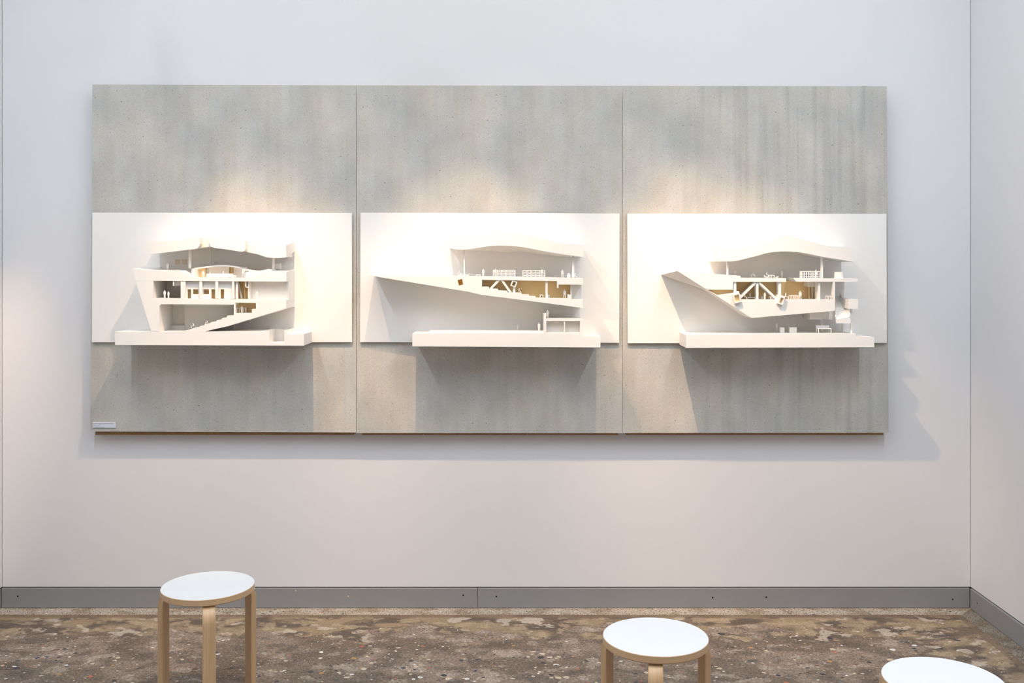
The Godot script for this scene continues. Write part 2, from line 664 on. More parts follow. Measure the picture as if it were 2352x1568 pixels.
func pebbles(fl: Node3D) -> void:
	var tones := {"d": rgb8(62, 63, 66), "g": rgb8(124, 120, 116), "w": rgb8(222, 220, 214), "c": rgb8(204, 188, 164), "r": rgb8(178, 104, 80), "o": rgb8(188, 140, 82), "b": rgb8(108, 84, 72), "k": rgb8(84, 88, 88)}
	var mats := {}
	for k in tones:
		mats[k] = mat("pebble_" + k, tones[k], 0.5, 0.4)
	var shapes := []
	for i in 6:
		var st := begin()
		pebble_shape(st, Transform3D.IDENTITY, 100 + i)
		shapes.append(done(st))
	# the pebbles that can be picked out one by one: colour, place in the measured view, width and turn
	var known := [
		["r", 831, 1484, 14], ["w", 850, 1483, 11], ["d", 816, 1469, 8], ["d", 805, 1466, 7], ["g", 813, 1491, 11], ["g", 826, 1491, 10], ["w", 738, 1497, 13], ["w", 736, 1511, 11],
		["w", 901, 1513, 9], ["w", 952, 1526, 8], ["d", 944, 1517, 13], ["d", 926, 1533, 14], ["d", 760, 1529, 11], ["d", 771, 1540, 9], ["o", 739, 1545, 14], ["w", 809, 1548, 13],
		["d", 1019, 1550, 18], ["w", 965, 1555, 16], ["b", 893, 1555, 18], ["c", 1245, 1501, 17], ["d", 1243, 1509, 18], ["c", 1263, 1509, 16], ["c", 1284, 1508, 12], ["c", 1277, 1511, 10],
		["w", 1277, 1526, 17], ["c", 1230, 1533, 8], ["c", 1301, 1533, 10], ["w", 1237, 1546, 7], ["d", 1266, 1549, 18], ["c", 1282, 1556, 19], ["c", 1301, 1555, 17], ["c", 1267, 1556, 12],
		["c", 1177, 1558, 14], ["d", 1092, 1540, 11], ["d", 1110, 1555, 10], ["c", 1074, 1539, 8], ["w", 1090, 1564, 9], ["b", 129, 1492, 20], ["k", 149, 1491, 12], ["k", 107, 1508, 15],
		["k", 89, 1505, 12], ["k", 137, 1508, 12], ["c", 138, 1502, 10], ["w", 160, 1508, 9], ["d", 40, 1517, 14], ["w", 33, 1530, 15], ["d", 37, 1534, 19], ["d", 143, 1521, 12],
		["c", 265, 1517, 11], ["d", 253, 1510, 10], ["d", 200, 1540, 9], ["g", 133, 1553, 13], ["d", 262, 1563, 17], ["g", 122, 1564, 12], ["g", 165, 1555, 12], ["d", 2123, 1447, 7],
		["d", 2069, 1456, 6], ["d", 2083, 1475, 12], ["d", 2093, 1483, 7], ["d", 2100, 1489, 12], ["d", 2161, 1489, 10], ["d", 2198, 1470, 20], ["w", 2200, 1494, 8], ["c", 2182, 1473, 11],
		["d", 1656, 1455, 20], ["d", 1681, 1486, 11], ["b", 1651, 1486, 10], ["k", 1651, 1496, 11], ["k", 1662, 1469, 9], ["d", 1460, 1547, 15], ["k", 1475, 1544, 12], ["d", 97, 1446, 14],
		["w", 126, 1455, 9], ["c", 1225, 1496, 16], ["o", 1180, 1482, 9], ["c", 1070, 1462, 8], ["w", 950, 1559, 10], ["c", 985, 1514, 11], ["w", 2165, 1432, 6],
	]
	var count := 0
	for e in known:
		var d: float = LENS * EYE / (e[2] - CY)
		pebble(fl, shapes, mats[e[0]], Vector3((e[1] - CX) * d / LENS, 0, FAR - d), e[3] * d / LENS)
		count += 1
	var pick := ["d", "d", "k", "k", "g", "g", "g", "w", "c", "c", "c", "b", "b", "o", "r"]
	while count < 298:
		var z := 0.30 + 0.62 * sqrt(rng.randf())
		var x := rng.randf_range(LEFT + 0.05, RIGHT - 0.15)
		if z < 0.36 + 0.1 * sin(x * 3.1) or RIGHT - x < 0.35:
			continue
		pebble(fl, shapes, mats[pick[rng.randi() % pick.size()]], Vector3(x, 0, z), 0.017 + 0.020 * rng.randf() * rng.randf())
		count += 1
	# finer gravel, one mesh for each tone
	for k in mats:
		var st := begin()
		var amount: int = {"d": 900, "g": 800, "w": 420, "c": 800, "r": 130, "o": 170, "b": 450, "k": 600}[k]
		for i in amount:
			var z := 0.26 + 0.95 * rng.randf()
			var x := rng.randf_range(LEFT + 0.02, RIGHT - 0.06)
			if rng.randf() < 0.10:
				z = rng.randf_range(0.015, 0.095)
			elif z < 0.34 + 0.1 * sin(x * 3.1):
				continue
			var s := 0.006 + 0.013 * rng.randf() * rng.randf()
			var tr := Transform3D(Basis(Vector3.UP, rng.randf() * TAU).scaled(Vector3(s, 0.012, s * rng.randf_range(0.5, 0.9))), Vector3(x, 0, z))
			pebble_shape(st, tr, rng.randi() % 500, 6)
		var o := node("fine_gravel", done(st), mats[k], fl)
		o.set_meta("kind", "stuff")


func pebble(fl: Node3D, shapes: Array, m: Material, at: Vector3, width: float) -> void:
	var o := node("pebble", shapes[rng.randi() % shapes.size()], m, fl, at)
	o.basis = Basis(Vector3.UP, rng.randf_range(-0.6, 0.6)).scaled_local(Vector3(width, 0.016, width * rng.randf_range(0.5, 0.95)))


# ==================================================================== panels
func panels() -> void:
	var specs := [
		{"c": [212, 194, 818.4, 196, 817.9, 992.8, 207, 990.5], "seed": 5, "streak": 0.35, "battens": [[219, 812]], "label": "grey concrete-print wall panel behind the auditorium model"},
		{"c": [819.3, 196, 1428.9, 197, 1429.9, 994.5, 818.8, 994.2], "seed": 17, "streak": 0.15, "battens": [[832, 972], [973.5, 1210], [1211, 1420]], "label": "grey concrete-print wall panel behind the sloping wedge model"},
		{"c": [1429.7, 197, 2037, 198, 2041, 993.5, 1430.7, 994.3], "seed": 29, "streak": 1.0, "battens": [[1438, 2029]], "label": "grey concrete-print wall panel with dark vertical streaks behind the truss model"},
	]
	for s in specs:
		var c: Array = s.c
		var zt := 0.058
		var zb := 0.066
		var tl := q(c[0], c[1], zt); var tr := q(c[2], c[3], zt); var br := q(c[4], c[5], zb); var bl := q(c[6], c[7], zb)
		var t := thing("wall_panel", s.label, "wall panel", Vector3((bl.x + br.x) * 0.5, bl.y, 0), "concrete-print panels on the white wall")
		var o := t.position
		# printed sheet in front
		var st := begin()
		var fwd := Vector3(0, 0, -0.003)
		st.set_uv(Vector2(0, 0)); st.add_vertex(tl - o); st.set_uv(Vector2(1, 0)); st.add_vertex(tr - o); st.set_uv(Vector2(1, 1)); st.add_vertex(br - o)
		st.set_uv(Vector2(0, 0)); st.add_vertex(tl - o); st.set_uv(Vector2(1, 1)); st.add_vertex(br - o); st.set_uv(Vector2(0, 1)); st.add_vertex(bl - o)
		var m := mat("concrete_print", Color.WHITE, 0.75, 0.3)
		m.albedo_texture = concrete_texture(s.seed, s.streak)
		# edges of the sheet
		for e in [[tl, tr], [tr, br], [br, bl], [bl, tl]]:
			var a: Vector3 = e[0] - o
			var b: Vector3 = e[1] - o
			quad(st, a, a + fwd, b + fwd, b)
		node("printed_sheet", done(st), m, t)
		# core board
		var cst := begin()
		var inset := Vector3(0.0015, 0.0015, 0)
		var f := [tl + fwd + Vector3(0.0015, -0.0015, 0), tr + fwd + Vector3(-0.0015, -0.0015, 0), br + fwd + Vector3(-0.0015, 0.0015, 0), bl + fwd + Vector3(0.0015, 0.0015, 0)]
		var back := Vector3(0, 0, -0.016)
		for i in 4:
			var a: Vector3 = f[i] - o
			var b: Vector3 = f[(i + 1) % 4] - o
			quad(cst, a, a + back, b + back, b)
		quad(cst, f[0] - o, f[1] - o, f[2] - o, f[3] - o)
		quad(cst, f[0] - o + back, f[3] - o + back, f[2] - o + back, f[1] - o + back)
		node("core_board", done(cst), M.sheet_edge, t)
		# wooden battens carry it off the wall
		for bt in s.battens:
			var l := q(bt[0], 998.6, 0.044)
			var r := q(bt[1], 998.6, 0.044)
			node("wooden_batten", slab(l - o - Vector3(0, 0, 0.044), Vector3(r.x, l.y + 0.055, 0.044) - o, 0.001), M.batten, t)
		node("wooden_batten", slab(Vector3(tl.x + 0.02, tl.y - 0.08, 0.0) - o, Vector3(tr.x - 0.02, tl.y - 0.03, 0.038) - o), M.batten, t)


func concrete_texture(seed_: int, streak: float) -> ImageTexture:
	var w := 768
	var h := 1008
	var cloud := noise_bytes(w, h, 150, 210, seed_, 4)
	var drip := noise_bytes(w, h, 26, 420, seed_ + 1, 4)
	var band := noise_bytes(w, h, 36, 800, seed_ + 6, 3)
	var grain := noise_bytes(w, h, 2.1, 2.3, seed_ + 2, 2)
	var pits := noise_bytes(w, h, 8, 9, seed_ + 3, 2)
	var out := PackedByteArray()
	out.resize(w * h * 3)
	for k in w * h:
		var x := float(k % w) / w
		var v := 193.0 + (cloud[k] - 128) * 0.085 + (drip[k] - 128) * 0.026 + (grain[k] - 128) * 0.19
		v -= streak * maxf(0.0, band[k] - 120.0) * 0.12 * smoothstep(0.05, 0.5, x)
		if pits[k] < 46 and grain[k] < 124:
			v -= 34.0
		elif pits[k] > 214:
			v += 9.0
		var tint := (cloud[(k + 7717) % (w * h)] - 128) * 0.03
		out[k * 3] = clampi(int(v + 2.0 + tint), 0, 255)
		out[k * 3 + 1] = clampi(int(v), 0, 255)
		out[k * 3 + 2] = clampi(int(v - 7.0 - tint), 0, 255)
	var r := RandomNumberGenerator.new()
	r.seed = seed_ * 31
	var im := Image.create_from_data(w, h, false, Image.FORMAT_RGB8, out)
	# single air holes and chips
	for i in 220:
		var p := Vector2i(r.randi_range(4, w - 8), r.randi_range(4, h - 8))
		var s := r.randi_range(1, 3)
		var c := im.get_pixelv(p)
		im.fill_rect(Rect2i(p, Vector2i(s, r.randi_range(1, 2))), c.darkened(r.randf_range(0.2, 0.5)))
		if r.randf() < 0.3:
			im.fill_rect(Rect2i(p + Vector2i(0, 2), Vector2i(s, 1)), c.lightened(0.25))
	im.generate_mipmaps()
	return ImageTexture.create_from_image(im)


func label_plate() -> void:
	var a := q(213.5, 969, 0.0672)
	var b := q(267, 982, 0.0672)
	var t := thing("label_plate", "small white caption plate with dark lettering at the lower corner of the concrete panel", "label", Vector3(a.x, b.y, 0.0))
	var z := 0.0665
	node("plate", slab(Vector3(0, 0, z), Vector3(b.x - a.x, a.y - b.y, z + 0.005), 0.0006), M.plate, t)
	var w := b.x - a.x
	var hgt := a.y - b.y
	var lines := [["Section model of The Deichman Central", 0.855, 0.00625], ["Library, 1:50", 0.27, 0.00625]]
	for i in lines.size():
		var tm := TextMesh.new()
		tm.text = lines[i][0]
		var font := SystemFont.new()
		font.font_names = PackedStringArray(["Droid Sans"])
		tm.font = font
		tm.font_size = 32
		tm.pixel_size = 0.001
		tm.depth = 0.0
		tm.horizontal_alignment = HORIZONTAL_ALIGNMENT_LEFT
		tm.vertical_alignment = VERTICAL_ALIGNMENT_BOTTOM
		var box := tm.get_aabb()
		var k: float = lines[i][1] * w / maxf(box.size.x, 0.001)
		var o := node("lettering", tm, M.ink, t, Vector3(0.028 * w, hgt * (0.64 - 0.29 * i), z + 0.0053))
		o.scale = Vector3(k, k, 1)
	# the small third line, too fine to read
	var st := begin()
	var x := 0.028 * w
	var r := RandomNumberGenerator.new()
	r.seed = 5
	while x < 0.50 * w:
		var l := r.randf_range(0.0012, 0.0035)
		cbox(st, Vector3(x, hgt * 0.13, z + 0.005), Vector3(x + l, hgt * 0.13 + 0.0017, z + 0.0052))
		x += l + 0.0008
	node("fine_print", done(st), M.ink, t)


# ==================================================================== people and furniture of the models (a few centimetres tall)
var figure_mesh := {}


func ring_loft(st: SurfaceTool, rings: Array, n := 7) -> void:
	# rings: [centre, half width x, half depth z]
	for i in rings.size() - 1:
		for k in n:
			var a := TAU * k / n
			var b := TAU * (k + 1) / n
			var r0: Array = rings[i]
			var r1: Array = rings[i + 1]
			var p := [r0[0] + Vector3(cos(a) * r0[1], 0, sin(a) * r0[2]), r1[0] + Vector3(cos(a) * r1[1], 0, sin(a) * r1[2]), r1[0] + Vector3(cos(b) * r1[1], 0, sin(b) * r1[2]), r0[0] + Vector3(cos(b) * r0[1], 0, sin(b) * r0[2])]
			quad(st, p[0], p[1], p[2], p[3])


func figure(kind: String) -> ArrayMesh:
	if figure_mesh.has(kind):
		return figure_mesh[kind]
	var st := begin()
	if kind == "standing" or kind == "walking":
		var g := 0.055 if kind == "standing" else 0.10
		for s in [-1.0, 1.0]:
			ring_loft(st, [[Vector3(s * g, 0, 0.02), 0.0, 0.0], [Vector3(s * g, 0.0, 0.02), 0.045, 0.07], [Vector3(s * g, 0.05, 0.0), 0.035, 0.045], [Vector3(s * g * 0.9, 0.26, 0), 0.05, 0.055], [Vector3(s * 0.05, 0.50, 0), 0.075, 0.075]])
			var hand := Vector3(s * (0.115 if kind == "standing" else 0.15), 0.46, 0.04)
			ring_loft(st, [[hand, 0.0, 0.0], [hand + Vector3(0, 0.01, 0), 0.025, 0.03], [Vector3(s * 0.125, 0.63, 0.0), 0.032, 0.04], [Vector3(s * 0.11, 0.80, 0), 0.04, 0.05], [Vector3(s * 0.08, 0.83, 0), 0.02, 0.02]])
		ring_loft(st, [[Vector3(0, 0.46, 0), 0.10, 0.075], [Vector3(0, 0.52, 0), 0.12, 0.085], [Vector3(0, 0.64, 0), 0.105, 0.075], [Vector3(0, 0.77, 0), 0.12, 0.085], [Vector3(0, 0.83, 0), 0.10, 0.06], [Vector3(0, 0.86, 0), 0.04, 0.04], [Vector3(0, 0.885, 0.005), 0.045, 0.05], [Vector3(0, 0.94, 0.01), 0.062, 0.07], [Vector3(0, 0.985, 0.005), 0.045, 0.05], [Vector3(0, 1.0, 0), 0.0, 0.0]], 9)
	else:  # seated, towards +x
		for s in [-1.0, 1.0]:
			ring_loft(st, [[Vector3(0.42, 0, s * 0.06), 0.0, 0.0], [Vector3(0.42, 0, s * 0.06), 0.09, 0.04], [Vector3(0.38, 0.06, s * 0.06), 0.05, 0.04], [Vector3(0.34, 0.34, s * 0.06), 0.07, 0.06], [Vector3(0.20, 0.42, s * 0.06), 0.14, 0.07], [Vector3(0.02, 0.44, s * 0.05), 0.10, 0.07]])
		ring_loft(st, [[Vector3(0, 0.33, 0), 0.08, 0.10], [Vector3(-0.02, 0.42, 0), 0.11, 0.12], [Vector3(-0.04, 0.62, 0), 0.09, 0.11], [Vector3(-0.02, 0.78, 0), 0.10, 0.15], [Vector3(0, 0.85, 0), 0.05, 0.06], [Vector3(0.01, 0.90, 0), 0.055, 0.05], [Vector3(0.02, 0.96, 0), 0.07, 0.06], [Vector3(0.01, 1.0, 0), 0.0, 0.0]], 9)
	figure_mesh[kind] = done(st)
	return figure_mesh[kind]


func person(parent: Node, x: float, y_foot: float, tall: float, z := Z_CUT - 0.012, kind := "standing", turn := 0.0) -> void:
	var s := tall * (FAR - z) / LENS
	var o := node("figurine", figure(kind), M.model, parent, q(x, y_foot, z))
	o.basis = Basis(Vector3.UP, turn).scaled(Vector3(s, s, s))


func table(parent: Node, x0: float, x1: float, y_top: float, y_foot: float, z := Z_CUT - 0.03, called := "table") -> void:
	var st := begin()
	var a := q(x0, y_foot, z)
	var b := q(x1, y_top, z)
	var d := 0.018
	cbox(st, Vector3(a.x, b.y - 0.003, z - d), Vector3(b.x, b.y, z + d))
	for sx in [a.x + 0.0005, b.x - 0.0035]:
		for sz in [z - d, z + d - 0.003]:
			cbox(st, Vector3(sx, a.y, sz), Vector3(sx + 0.003, b.y - 0.003, sz + 0.003))
	node(called, done(st), M.model, parent)


# lounge chair in profile: tilted seat and back on a short foot
func easy_chair(parent: Node, x: float, y_foot: float, w: float, z := Z_CUT - 0.02, flip := 1.0) -> void:
	var f := [Vector2(-0.5, -0.45), Vector2(-0.38, -0.52), Vector2(-0.12, -0.26), Vector2(0.42, -0.34), Vector2(0.46, -0.24), Vector2(0.05, -0.12), Vector2(0.16, 0.0), Vector2(-0.16, 0.0), Vector2(-0.02, -0.12), Vector2(-0.20, -0.14)]
	var pts := []
	for p in f:
		pts.append(Vector2(x + p.x * w * flip, y_foot + p.y * w))
	piece(parent, "easy_chair", pts, z + 0.009, z - 0.009)


func bookcase(parent: Node, x0: float, y0: float, x1: float, y1: float, cols: Array, rows: int, z := Z_CUT - 0.006, depth := 0.022) -> void:
	var st := begin()
	var rail := 1.6
	for i in rows + 1:
		var y := lerpf(y0, y1 - rail, float(i) / rows)
		loft(st, poly([x0, y, x1, y, x1, y + rail, x0, y + rail]), z, z - depth)
	for c in cols:
		var x: float = lerpf(x0, x1 - 1.8, c)
		loft(st, poly([x, y0, x + 1.8, y0, x + 1.8, y1, x, y1]), z + 0.0006, z - depth)
	node("bookcase", done(st), M.model, parent)


# ==================================================================== the three models
func model(label: String, board: Array) -> Node3D:
	var t := thing("section_model", label, "architectural model", Vector3.ZERO, "white section models on the panels")
	var st := begin()
	loft(st, poly(board), Z_BOARD, Z_PANEL + 0.0065)
	node("backboard", done(st), M.board, t)
	return t


func model_auditorium() -> void:
	var t := model("white section model with a stepped auditorium ramp and three-part roof", [212, 488, 808, 489, 808.3, 785.3, 211, 785.5])
	var zi := Z_CUT - 0.055
	# ground
	piece(t, "ground_block", [264, 762, 614, 760.5, 615, 758.5, 618.7, 758.5, 618.7, 787, 652.3, 787, 652.3, 759, 656, 759, 656, 767, 698, 767, 698, 793.5, 264, 792])
	block(t, "parapet", 619, 755.5, 652, 787, Z_BOARD + 0.075, Z_BOARD)
	# leaning wall below the terrace
	piece(t, "leaning_wall", [311.7, 644.8, 352, 644.8, 352, 701, 366, 701, 366, 761.3, 347.6, 761.3])
	# terrace and upper floor
	var terrace := poly([303.5, 616.8, 350, 621.3, 415, 622.5, 436, 634, 447, 637.5, 563, 638.6, 586, 633.5, 603, 626, 617, 619, 620, 623, 657.5, 624, 657.5, 646.4, 311.7, 644.5])
	var terrace_back := carried(terrace, Z_CUT, Z_BOARD)
	for i in [0, 1, 2, 3, 8, 9, 10]:
		terrace_back[i].y -= 4.5
	piece(t, "floor_slab", terrace, Z_CUT, Z_BOARD, terrace_back)
	# mezzanine with an arched edge, set back
	var arch := curve([441, 617, 470, 612, 510, 608.5, 545, 612, 560, 617, 590, 621.5, 618, 619.5], 5)
	var under := arch.duplicate()
	under.reverse()
	for i in under.size():
		under[i] = under[i] + Vector2(0, 3.0)
	piece(t, "mezzanine_floor", arch + under, zi, Z_BOARD)
	# room below the mezzanine
	block(t, "partition_wall", 471, 611, 526, 637.5, Z_CUT - 0.10, Z_CUT - 0.104)
	block(t, "painted_glow_lining", 524, 612, 539, 638, Z_CUT - 0.112, Z_CUT - 0.116, M.painted_glow)  # added plate, orange bounce light painted as its colour
	block(t, "partition_wall", 537, 613, 568, 638, Z_CUT - 0.10, Z_CUT - 0.104)
	block(t, "partition_wall", 440, 617, 447.5, 637.8, Z_CUT - 0.02, Z_BOARD)
	piece(t, "sloped_bank", [563, 638.6, 586, 633.5, 603, 626, 617, 619, 617, 617.5, 600, 621, 575, 622, 563, 626], Z_CUT - 0.02, Z_BOARD)
	block(t, "reading_table", 474, 628.3, 531, 637.2, Z_CUT - 0.012, Z_CUT - 0.05)
	block(t, "reading_table", 531.3, 632.0, 537.5, 637.6, Z_CUT - 0.012, Z_CUT - 0.05)
	person(t, 466.5, 637.5, 17.0, Z_CUT - 0.008, "walking")
	person(t, 558.5, 637.5, 21.0, Z_CUT - 0.008, "walking")
	person(t, 482.5, 633.5, 10.5, Z_CUT - 0.03, "seated")
	person(t, 513.0, 633.5, 11.5, Z_CUT - 0.03, "seated")
	person(t, 385.0, 620.5, 17.0, zi - 0.02)
	# flat tan squares at the back; the shade of small niches is their colour
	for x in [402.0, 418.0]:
		block(t, "painted_recess", x, 595.5, x + 10.0, 607.0, Z_BOARD + 0.003, Z_BOARD, M.recess_shade)
	# columns under the roof
	block(t, "column", 433, 572, 438, 616, zi - 0.01, zi - 0.022)
	block(t, "column", 624.5, 588, 629.5, 619.5, zi - 0.01, zi - 0.022)
	block(t, "column", 481.5, 566, 484.5, 611, Z_BOARD + 0.04, Z_BOARD + 0.03)
	block(t, "parapet", 631, 604.5, 643, 618, Z_BOARD + 0.06, Z_BOARD + 0.03)
	# roof: shell with three pods on its edge
	var low := curve([341, 582.5, 400, 576.5, 450, 570.5, 482, 566.5, 500, 569.5, 550, 577, 570, 579.5, 588, 583, 620, 590, 656, 590.5], 3)
	var high := curve([656, 565, 600, 565, 588, 561.5, 560, 552, 500, 541, 470, 541.5, 455, 546, 400, 555.5, 341, 556], 2)
	piece(t, "roof_shell", low + high, Z_CUT - 0.040, Z_BOARD)
	piece(t, "roof_pod", [338, 553.3, 395, 553.3, 425, 549.5, 456, 544, 459, 545, 459, 560, 457.5, 565, 454, 569, 449, 571.3, 400, 577, 360, 582, 340.5, 584], Z_CUT, Z_CUT - 0.045)
	piece(t, "roof_pod", [482, 536.5, 486, 536, 500, 538.5, 530, 545.5, 558, 551, 563.5, 552.5, 563.6, 571, 562, 575, 558, 577.3, 551, 577.6, 520, 572.5, 494, 569.5, 486, 567, 483, 563, 481.8, 558], Z_CUT, Z_CUT - 0.045)
	var pod := [588, 556.5, 593, 560, 600, 563.3, 630, 563.8, 657, 563.3, 657.3, 590.8, 648, 592, 630, 592.6, 614, 591, 602, 587.5, 592, 583.5, 588.5, 581, 587.6, 575]
	var pod_back := carried(poly(pod), Z_CUT, Z_BOARD)
	for i in pod_back.size():
		pod_back[i].y -= 9.5 if i < 5 else 14.0
	piece(t, "roof_pod", pod, Z_CUT, Z_BOARD, pod_back)
	# middle storey
	piece(t, "floor_slab", [352, 684.8, 657.3, 688.2, 657.3, 696, 588, 695.6, 541, 694.9, 541, 699.5, 369, 698.3, 369, 701, 352, 701])
	block(t, "side_wall", 657.3, 640, 661, 702, 0.22, Z_BOARD)
	for w in [[415, 425.7], [458, 463.7], [494.5, 500.5], [533, 537.6]]:
		block(t, "partition_wall", w[0], 645.9, w[1], 685.6, Z_CUT - 0.0008, Z_CUT - 0.07)
	# set-back wall with doors and windows
	var zw := Z_CUT - 0.018
	var holes := [[[425, 458.5], [[430.5, 439.0, 664.0, 686.0], [443.2, 455.5, 664.0, 675.5]]], [[463, 495], [[465.5, 480.0, 664.2, 675.5], [485.2, 494.0, 664.2, 686.0]]], [[500, 533.5], [[506.5, 514.8, 664.5, 686.0]]]]
	for bay in holes:
		var x0: float = bay[0][0]
		var x1: float = bay[0][1]
		var st := begin()
		loft(st, poly([x0, 646, x1, 646, x1, 664, x0, 664]), zw, zw - 0.006)
		var x := x0
		for h in bay[1]:
			loft(st, poly([x, 664, h[0], 664, h[0], 686, x, 686]), zw, zw - 0.006)
			if h[3] < 680:
				loft(st, poly([h[0], h[3], h[1], h[3], h[1], 686, h[0], 686]), zw, zw - 0.006)
			x = h[1]
		if x < x1:
			loft(st, poly([x, 664, x1, 664, x1, 686, x, 686]), zw, zw - 0.006)
		node("office_wall", done(st), M.model, t)
	block(t, "painted_glow_lining", 425, 655, 533, 687, Z_CUT - 0.05, Z_CUT - 0.054, M.painted_glow)  # added plates behind the openings, coloured like the warm light in them
	block(t, "painted_glow_lining", 544, 646, 571, 687, Z_CUT - 0.07, Z_CUT - 0.074, M.painted_glow)
	block(t, "painted_glow_lining", 540, 694, 590, 721, Z_CUT - 0.075, Z_CUT - 0.079, M.painted_glow)
	block(t, "painted_glow_lining", 446, 614, 472, 638, Z_CUT - 0.085, Z_CUT - 0.089, M.painted_glow)
	block(t, "ceiling_duct", 397, 645, 399.3, 656.5, Z_CUT - 0.004, Z_CUT - 0.03)
	block(t, "ceiling_duct", 399.3, 645, 416, 656.5, Z_CUT - 0.045, Z_BOARD)
	person(t, 378.3, 684.6, 19.0)
	person(t, 387.0, 684.6, 16.0)
	block(t, "column", 541.6, 646, 546, 687, Z_CUT - 0.01, Z_CUT - 0.022)
	piece(t, "slanted_panel", [547, 650, 549, 650, 557, 685.5, 553, 685.5], Z_CUT - 0.05, Z_CUT - 0.056)
	for x in [553.5, 560.5]:
		block(t, "slat", x, 645.5, x + 3.0, 687, Z_CUT - 0.060, Z_CUT - 0.065, M.painted_glow)  # slats share the amber that paints the bounced light
	block(t, "ceiling_duct", 563, 646, 565, 660.5, Z_CUT - 0.006, Z_CUT - 0.03)
	block(t, "ceiling_duct", 563, 658.5, 570, 660.5, Z_CUT - 0.006, Z_CUT - 0.03)
	piece(t, "inner_wall", [569.8, 646, 663, 646, 663, 689, 569.8, 688], Z_CUT - 0.05, Z_BOARD)
	piece(t, "inner_wall", [569.8, 646, 571.5, 646, 571.5, 688, 569.8, 688], Z_CUT - 0.012, Z_CUT - 0.085)
	person(t, 590.5, 686.6, 18.5, Z_CUT - 0.01, "walking")
	# auditorium ramp
	piece(t, "auditorium_ramp", [421, 761.2, 421, 759.5, 433, 758, 437, 755.5, 447, 752.6, 458.7, 751.4, 458.7, 748.7, 469.5, 747.4, 469.5, 744.2, 483.7, 743, 483.7, 739.8, 496.7, 738.5, 496.7, 735.4, 508.8, 734, 508.8, 730.4, 521, 729, 521, 725, 537, 724.2, 537, 719.6, 578.5, 719, 578.5, 709.8, 587.9, 709.6, 587.9, 695.7, 657.3, 696.1, 657.3, 708, 520, 749.6, 469.5, 761.0])
	block(t, "column", 537, 699, 541, 720, Z_CUT - 0.0008, Z_CUT - 0.012)
	person(t, 443.5, 753.2, 12.0, Z_CUT - 0.012, "seated", PI)
	person(t, 475.5, 743.6, 8.5, Z_CUT - 0.012, "seated", PI)
	person(t, 555.5, 719.2, 17.5, Z_CUT - 0.03)
	for x in [545.0, 560.0]:
		table(t, x, x + 8, 706, 719.2, Z_CUT - 0.06)
	block(t, "inner_wall", 424, 697, 537, 763, Z_BOARD + 0.022, Z_BOARD)
	block(t, "dado_rail", 366, 747, 424, 763, Z_BOARD + 0.03, Z_BOARD)


